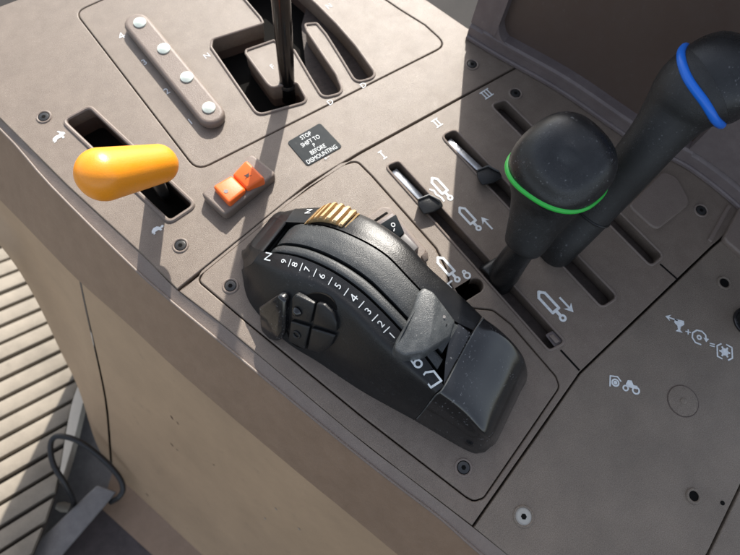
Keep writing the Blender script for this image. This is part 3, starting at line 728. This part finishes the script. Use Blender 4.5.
# drum segments riding in the channel
def segment(c0, c1, name, m, u0=1.25, u1=7.2, lift=.12, sink=1.3):
    bm = bmesh.new(); n = 44; k = 7; g = []
    for i in range(n + 1):
        u = u0 + (u1 - u0) * i / n; r = []
        p, q = crom([rw[4] for rw in rows], u), crom([rw[7] for rw in rows], u)
        dz = lift - sink * max(0, 1 - (u - u0) / .4) ** 2
        for j in range(k + 1):
            t = c0 + (c1 - c0) * j / k; e = min(j, k - j) / k
            r.append(bm.verts.new(p.lerp(q, t) + Vector((0, 0, dz - (.12 if j in (0, k) else .03 if j in (1, k - 1) else 0)))))
        L = bm.verts.new(r[0].co + Vector((0, 0, -1.2))); R = bm.verts.new(r[-1].co + Vector((0, 0, -1.2)))
        g.append([L] + r + [R])
    for i in range(n):
        for j in range(len(g[0]) - 1): bm.faces.new((g[i][j], g[i + 1][j], g[i + 1][j + 1], g[i][j + 1]))
    bm.faces.new(g[0]); bm.faces.new(g[-1])
    return link(name, from_bm(bm), m, th)
segment(.06, .265, 'drum_strip', 'drum', 2.16, 8.5, .1, .7); segment(.335, .94, 'drum', 'drum', 2.2, 8.35, .25, .7)
# dark floor of the channel
link('channel_floor', Loft([[rw[5] + Vector((.05, 0, .06)), rw[6] + Vector((-.05, 0, .06))] for rw in rows[2:]]).mesh(6, 1, linear_c=True), 'dark', th, False)
# printed digits and ticks
def on_shell(me, u, v, flip=False, lift=.05):
    p, du, dv, n = TL.frame(u, v); ey = -du; ex = ey.cross(n).normalized(); n = ex.cross(ey).normalized(); return place(me, p, ex, ey, n, lift)
def project_px(w):
    r = w - Vector((0, 0, H)); v = XC * r.x + YC * r.y + ZC * r.z; return v.x / v.z * F + CX, v.y / v.z * F + CY
def find_u(px, py, v):
    best = None
    for i in range(0, 901):
        u = i / 100; x, y = project_px(TL.at(u, v)); d = (x - px) ** 2 + (y - py) ** 2
        if best is None or d < best[0]: best = (d, u)
    return best[1]
VN = 3.25
digits = [('9', 284, 263), ('8', 294.5, 266.5), ('7', 307, 272), ('6', 321, 279), ('5', 337, 288), ('4', 353, 299), ('3', 367.5, 312.5), ('2', 379.5, 325.5), ('1', 390, 338)]
us = []
for t, x, y in digits:
    u = find_u(x, y, VN); us.append(u); link('numeral', on_shell(text_mesh(t, .76), u, VN), 'white', th, False)
for a, b in zip(us, us[1:]): link('tick_mark', on_shell(poly_me([('l', .065, [(-.3, 0), (.3, 0)])]), (a + b) / 2, VN), 'white', th, False)
link('letter', on_shell(text_mesh('N', 1.0), find_u(268, 259, VN), VN + .1, lift=.06), 'white', th, False)
link('letter', on_shell(text_mesh('N', .8), find_u(309, 213, 8.3), 8.3, lift=.06), 'white', th, False)
link('symbol', on_shell(poly_me([('o', -.1, -.1, .34, .15), ('l', .12, [(-.35, .1), (-.28, .5), (.0, .62)])]), find_u(419, 361, VN), VN), 'white', th, False)
link('symbol', on_shell(poly_me([('l', .16, [(-.5, -.5), (.45, -.5), (.45, .35), (-.1, .6)]), ('l', .13, [(-.5, -.5), (-.45, .5)]), ('l', .13, [(-.45, .5), (-.1, .6)])]), find_u(436, 375, VN), VN), 'white', th, False)
# glossy front cover
CV = [((414.5, 420.5), (434.5, 396), (443, 388), (474, 331), (483, 317.5), 5.98),
      ((430, 429.5), (449, 406), (456, 397.5), (489, 338), (498, 328.5), 5.5),
      ((446, 439), (465, 420), (472, 411), (502, 348), (512, 341.5), 4.7),
      ((460, 447), (480, 435), (485, 427.5), (513, 362), (522, 354.5), 3.8),
      ((468, 451), (487, 440), (491, 433), (518, 372), (526, 365), 3.0),
      ((475, 453.5), (489, 444.5), (495, 437.5), (522, 380), (527.5, 374), 1.7),
      ((481, 453), (490, 447.5), (497, 441), (523, 387), (526.5, 381), .15)]
rows2 = []
for (bl_, sh_, l1, l3, ro, h) in CV:
    B0 = W(*bl_, 0.); SHp = W(*sh_, max(.1, h - .7)); A1 = W(*l1, h); A3 = W(*l3, h); R0 = W(*ro, max(.08, h - .6)); out = Vector((.97, .24, 0))
    rows2.append([B0, B0.lerp(SHp, .5) + Vector((-.15, -.05, .1)), SHp, A1, A1.lerp(A3, .5) + Vector((0, 0, -.12 if h > 2 else 0)), A3, R0, Vector((R0.x, R0.y, R0.z * .45)) + out * .08 * min(1, h / 3), Vector((R0.x, R0.y, 0)) + out * .15 * min(1, h / 3)])
CL = Loft(rows2)
cover = link('front_cover', CL.mesh(7, 5, u0=.02, caps=True), 'gloss', th)
link('cover_seam', tube_mesh([CL.at(0.03, v / 8) + Vector((0, 0, .0)) for v in range(2, 57)], .055, 6), 'greyblade', th)
# grey blade lever
bm = bmesh.new()
bt = [(417, 293, 8.7), (424, 286.5, 8.7), (434, 291.5, 8.8), (438, 297, 8.8), (431, 330, 9.0), (427, 352, 8.6), (404, 356, 8.2), (394, 350, 8.0), (395, 342, 8.1), (404, 327, 8.5), (413, 309, 8.7)]
tv = [bm.verts.new(W(*q)) for q in bt]
rv = [bm.verts.new(W(456, 321, 7.7)), bm.verts.new(W(450, 338, 7.5))]
bm.faces.new(tv); bm.faces.new((tv[3], rv[0], rv[1], tv[5], tv[4]))
outl = tv[:4] + rv + tv[5:]
low = [bm.verts.new(Vector((v.co.x, v.co.y, 6.4))) for v in outl]
for i in range(len(outl)): bm.faces.new((outl[i], outl[(i + 1) % len(outl)], low[(i + 1) % len(outl)], low[i]))
bmesh.ops.recalc_face_normals(bm, faces=bm.faces)
bmesh.ops.bevel(bm, geom=[e for e in bm.edges if not all(v in low for v in e.verts)], offset=.32, segments=3, profile=.5, affect='EDGES', clamp_overlap=True)
tg = [(443, 389), (445, 362), (449, 335), (458.5, 322.5), (474, 335), (478, 345), (458, 380)]
link('cover_tongue', prism_mesh([W(x, y, 5.0) for x, y in tg], [W(x, y, z) for (x, y), z in zip(tg, (5.88, 5.98, 6.1, 6.15, 5.85, 5.6, 5.5))], .1, 2), 'gloss', th)
bld = link('blade_lever', from_bm(bm), 'greyblade', th)
link('blade_dimple', disc_mesh(W(444, 317, 8.3), EZ, .12, .05, 12), 'bar', bld)
link('blade_stem', prism_mesh([W(x, y, 6) for x, y in ((420, 300), (436, 300), (448, 325), (428, 345), (414, 330))], [W(x, y, 8.1) for x, y in ((420, 300), (436, 300), (448, 325), (428, 345), (414, 330))], .1, 2), 'black', th)
# ribbed gold thumb wheel on the right rail
def wheel():
    mes = []; ctr0 = [W(312, 216, 5.2), W(319, 212.5, 5.6), W(328, 211.5, 5.9), W(339, 214.5, 6.1), W(349, 219.5, 6.25), W(354, 223.5, 6.2)]
    ln = smooth_line(ctr0, 8); n = len(ln)
    wv = Vector((.97, .24, 0)).normalized()
    core = []
    bm = bmesh.new(); prev = None
    for i, p in enumerate(ln):
        hump = math.sin(math.pi * i / (n - 1)) * .35
        ridge = .13 if (i % 5) < 3 else -.2
        hw = .95
        r = [bm.verts.new(p + wv * s * hw + Vector((0, 0, z))) for s, z in ((-1, -1.2), (-1, hump + ridge - .12), (-.85, hump + ridge), (.75, hump + ridge - .1), (1, hump + ridge - .3), (1.05, -1.4))]
        if prev:
            for j in range(5): bm.faces.new((prev[j], r[j], r[j + 1], prev[j + 1]))
        else: bm.faces.new(r)
        prev = r
    bm.faces.new(prev)
    return from_bm(bm)
link('thumb_wheel', wheel(), 'gold', th)
# controls on the left wall
bvh_me = shell_mesh(); bm = bmesh.new(); bm.from_mesh(bvh_me); BV = BVHTree.FromBMesh(bm); bm.free()
def hit(px, py):
    d = cam_to_world(Vector((px - CX, py - CY, F))).normalized(); loc, n, i, _ = BV.ray_cast(Vector((0, 0, H)), d)
    if loc is None: return W(px, py, 0), EZ.copy()
    if n.dot(d) > 0: n = -n
    return loc, n
wn = sum((hit(x, y)[1] for x, y in ((300, 315), (312, 320), (322, 330), (305, 335))), Vector()).normalized()
def pad_on(poly, lo, hi, m, name, parent, bev=.1):
    P = [hit(x, y)[0] for x, y in poly]
    # flatten to one plane
    c = sum(P, Vector()) / len(P); P = [p - wn * (p - c).dot(wn) * .75 for p in P]
    return link(name, prism_mesh([p + wn * lo for p in P], [p + wn * hi for p in P], bev, 3), m, parent)
oval = [(312 + 25 * math.cos(t) - 6 * math.sin(t), 320 + 28 * math.sin(t)) for t in [2 * math.pi * i / 26 for i in range(26)]]
rc = pad_on([(x, y) for x, y in oval], -.6, .03, 'dark', 'button_recess', th, .02)
pad_on([(264, 303), (284, 290), (291, 296), (289, 328), (284, 337), (273, 337), (267, 325)], -.2, .75, 'gloss', 'thumb_paddle', th, .28)
u1_ = pad_on([(295, 296), (299, 291), (318, 301), (312.5, 321.5), (293.5, 316)], -.2, .42, 'black', 'push_button', th, .12)
u2_ = pad_on([(293, 319), (312, 325), (308, 346), (291.5, 338)], -.2, .42, 'black', 'push_button', th, .12)
pad_on([(320, 300), (327, 301.5), (335, 310), (339, 321), (338.5, 330), (314.5, 322.5)], -.2, .4, 'shell', 'end_button', th, .14)
pad_on([(313.5, 326), (337.5, 333.5), (333, 344), (324, 350.5), (310.5, 346)], -.2, .4, 'shell', 'end_button', th, .14)
pq = hit(300, 309)[0] + wn * .4; link('button_bump', disc_mesh(pq, wn, .42, .1, 22, .26), 'gloss', u1_)
pq = hit(299.5, 332)[0] + wn * .4; link('button_bump', tube_mesh([pq + (wn.orthogonal().normalized() * math.cos(t) + wn.cross(wn.orthogonal().normalized()) * math.sin(t)) * .3 for t in [2 * math.pi * i / 20 for i in range(20)]], .09, 8, True), 'black', u2_)

# ================================================================ SMALL SWITCH BEHIND THE THROTTLE
ss = thing('toggle_switch', 'small black and grey rocker switch in a raised frame between throttle and slot', 'switch', W(400, 232))
fr = rounded(PX([(360, 222), (382, 206), (390, 207), (427, 250), (420, 266), (405, 270)], .4), .3)
link('frame', plate_mesh(fr, [], .4, .45, .16, 0, 3), 'trim', ss)
def s7(x, y, z): return W(340 + x / 6.167, 200 + y / 6.167, z)
def slab(name, pts, z0, zs, m, bev=.08):
    T = [s7(x, y, z) for (x, y), z in zip(pts, zs)]; return link(name, prism_mesh([Vector((p.x, p.y, z0)) for p in T], T, bev, 2), m, ss)
slab('slot', [(200, 128), (285, 72), (298, 78), (215, 136)], .3, [.46] * 4, 'dark', .01)
slab('bezel', [(225, 140), (325, 78), (490, 290), (465, 325), (400, 320)], .3, [1.2, 1.2, .9, .9, .9], 'house', .12)
bk = slab('rocker_face', [(245, 150), (345, 86), (398, 200), (362, 232), (300, 215)], .5, [1.7, 1.9, 1.35, 1.3, 1.4], 'sticker', .08)
slab('rocker_end', [(400, 204), (484, 290), (455, 318), (366, 238)], .5, [1.35, 1.5, 1.5, 1.3], 'bar', .1)
ct = s7(330, 165, 1.72); link('symbol', place(poly_me([('o', .1, .1, .2, .07), ('l', .07, [(-.45, -.1), (-.2, -.1)])]), ct, Vector((.8, .6, 0)), Vector((-.58, .78, .2)).normalized(), Vector((.1, -.15, .98)).normalized(), .14), 'wprint', bk, False)
slab('frame_block', [(500, 340), (540, 312), (548, 365), (520, 385)], .3, [.9, .9, .6, .6], 'trim', .1)

# ================================================================ SIDE HOUSING (raised wall at the right)
hs = thing('side_housing', 'large dark purple brown raised housing with a recessed panel behind the levers', 'housing', W(600, 118))
bs_ = [W(466, 37.5), W(500, 58), W(560, 92), W(626, 137), W(660, 154), W(692, 171), W(738, 208), W(790, 262), W(830, 310)]
HT = 50.
def wall_pt(s, h, dpt=0.):
    p = crom(bs_, s); t = (crom(bs_, min(s + .05, len(bs_) - 1)) - crom(bs_, max(s - .05, 0))).normalized(); nn = Vector((-t.y, t.x, 0)); nn = nn if nn.x > 0 else -nn
    return p + nn * (.07 * h + dpt) + Vector((0, 0, h))
def wall_patch(s0, s1, h0, h1, dpt, ns=24, nh=6):
    bm = bmesh.new(); g = [[bm.verts.new(wall_pt(s0 + (s1 - s0) * i / ns, h0 + (h1 - h0) * j / nh, dpt)) for j in range(nh + 1)] for i in range(ns + 1)]
    for i in range(ns):
        for j in range(nh): bm.faces.new((g[i][j], g[i + 1][j], g[i + 1][j + 1], g[i][j + 1]))
    return bm
def slab_patch(s0, s1, h0, h1, d0, d1, bev=.15):
    bm = bmesh.new(); ns = max(2, int((s1 - s0) * 8))
    A = []
    for i in range(ns + 1):
        s = s0 + (s1 - s0) * i / ns
        A.append([bm.verts.new(wall_pt(s, h0, d1)), bm.verts.new(wall_pt(s, h0, d0 + bev)), bm.verts.new(wall_pt(s, h0 + bev, d0)), bm.verts.new(wall_pt(s, h1 - bev, d0)), bm.verts.new(wall_pt(s, h1, d0 + bev)), bm.verts.new(wall_pt(s, h1, d1))])
    for a, b in zip(A, A[1:]):
        for j in range(5): bm.faces.new((a[j], b[j], b[j + 1], a[j + 1]))
        bm.faces.new((a[5], b[5], b[0], a[0]))
    bm.faces.new(A[0]); bm.faces.new(A[-1][::-1])
    return from_bm(bm)
E_ = len(bs_) - 1
link('lower_rail', slab_patch(0, E_, -.6, 1.7, 0, 6, .3), 'house', hs)
link('rail_bead', slab_patch(.02, E_, .0, .5, -.28, .5, .12), 'house', hs)
link('inner_rim', slab_patch(.42, 4.7, 1.3, 1.95, -.12, 3, .2), 'house', hs)
link('upper_rail', slab_patch(0, E_, HT - 3, HT, 0, 6, .3), 'house', hs)
link('end_post', slab_patch(0, .62, 1.7, HT - 3, .02, 6, .25), 'house', hs)
link('end_post', slab_patch(4.55, E_, 1.7, HT - 3, .02, 6, .25), 'house', hs)
link('inner_rim', slab_patch(.58, .74, 1.9, HT - 3, -.12, 3, .2), 'house', hs)
cs_ = [(.70, 1.85), (1.05, 1.85)] + [(1.05 - .33 * math.sin(t), 1.85 + 2.3 * (1 - math.cos(t))) for t in [math.pi / 2 * i / 8 for i in range(1, 9)]] + [(.70, 4.15)]
link('inner_rim', prism_mesh([wall_pt(a_1, b_1, 1.4) for a_1, b_1 in cs_], [wall_pt(a_1, b_1, -.08) for a_1, b_1 in cs_], .05, 2), 'house', hs)
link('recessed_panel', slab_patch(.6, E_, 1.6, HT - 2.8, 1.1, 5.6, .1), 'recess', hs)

# ================================================================ SMALL THINGS
kn = thing('black_knob', 'black round knob cut off by the right edge, beside the rear panel symbols', 'knob', W(748, 322))
pk = W(748, 322); link('knob_body', disc_mesh(pk, EZ, 1.15, 1.5, 32, .25), 'black', kn); link('knob_base', disc_mesh(pk, EZ, 1.35, .25, 32), 'gloss', kn)
cb = [W(75, 507, -54), W(72, 497, -49), W(64, 482, -46), W(54, 466, -44.5), W(50.5, 451, -44), W(52, 440, -44), W(60, 436, -44), W(80, 442, -45), W(104, 460, -47), W(119, 477, -48.5), W(123, 489, -49.5), W(119, 497, -50), W(111, 502, -52)]
tag(link('cable', tube_mesh(smooth_line(cb, 6), .42, 12), 'cable'), 'thin black cable looping up beside the grey floor rail', 'cable')
rb = thing('floor_rail', 'grey metal rail on the floor with a brass fitting and a cable at its end', 'rail', W(60, 530, -56))
rp = [(97, 485), (117, 492), (62, 556), (20, 604), (-20, 604), (26, 553)]
link('rail_body', prism_mesh([W(x, y, -54) for x, y in rp], [W(x, y, -50.5) for x, y in rp], .3, 3), 'bar', rb)
q0 = W(34, 538, -55.9); link('fitting', tube_mesh([q0, q0 + Vector((-1.2, .9, .2)), q0 + Vector((-2.2, 1.6, .3))], [1.0, 1.1, .7], 14), 'brass', rb)
q0 = W(69, 508, -55.9); link('fitting', tube_mesh([q0, q0 + Vector((-.6, .7, .3)), q0 + Vector((-1.2, 1.4, .4))], [.7, .8, .5], 14), 'pale', rb)

# ================================================================ LIGHT
sd = W(265, 163) - W(280, 105); sd.z = 0; sd.normalize()
ELEV = math.radians(37)
sun_dir = Vector((-sd.x * math.cos(ELEV), -sd.y * math.cos(ELEV), math.sin(ELEV)))
ld = bpy.data.lights.new('sun', 'SUN'); ld.energy = 4.3; ld.angle = math.radians(.55); ld.color = (1., .945, .86)
so = bpy.data.objects.new('sun', ld); C.objects.link(so); so.rotation_euler = sun_dir.to_track_quat('Z', 'Y').to_euler(); so.location = sun_dir * 3
w = bpy.data.worlds.new('World'); sc.world = w; w.use_nodes = True
nt = w.node_tree; bg = nt.nodes['Background']; sky = nt.nodes.new('ShaderNodeTexSky'); sky.sky_type = 'NISHITA'; sky.sun_disc = False
sky.sun_elevation = ELEV; sky.sun_rotation = math.atan2(sun_dir.x, sun_dir.y); sky.dust_density = 2.; sky.air_density = 1.
hs_ = nt.nodes.new('ShaderNodeHueSaturation'); hs_.inputs['Saturation'].default_value = .5
nt.links.new(sky.outputs[0], hs_.inputs['Color']); nt.links.new(hs_.outputs[0], bg.inputs[0]); bg.inputs[1].default_value = .15
# ================================================================ CAMERA
cd = bpy.data.cameras.new('camera'); co = bpy.data.objects.new('camera', cd); C.objects.link(co)
cd.sensor_width = 36; cd.lens = 36 * F / 740; cd.clip_start = .01; cd.clip_end = 100
r_, u_, bk_ = cam_to_world(Vector((1, 0, 0))), cam_to_world(Vector((0, -1, 0))), cam_to_world(Vector((0, 0, -1)))
co.matrix_world = Matrix(((r_.x, u_.x, bk_.x, 0), (r_.y, u_.y, bk_.y, 0), (r_.z, u_.z, bk_.z, H * S), (0, 0, 0, 1)))
cd.dof.use_dof = True; cd.dof.focus_distance = 42 * S; cd.dof.aperture_fstop = 13.
sc.camera = co
sc.view_settings.view_transform = 'Standard'; sc.view_settings.look = 'None'; sc.view_settings.gamma = 1; sc.view_settings.exposure = .9
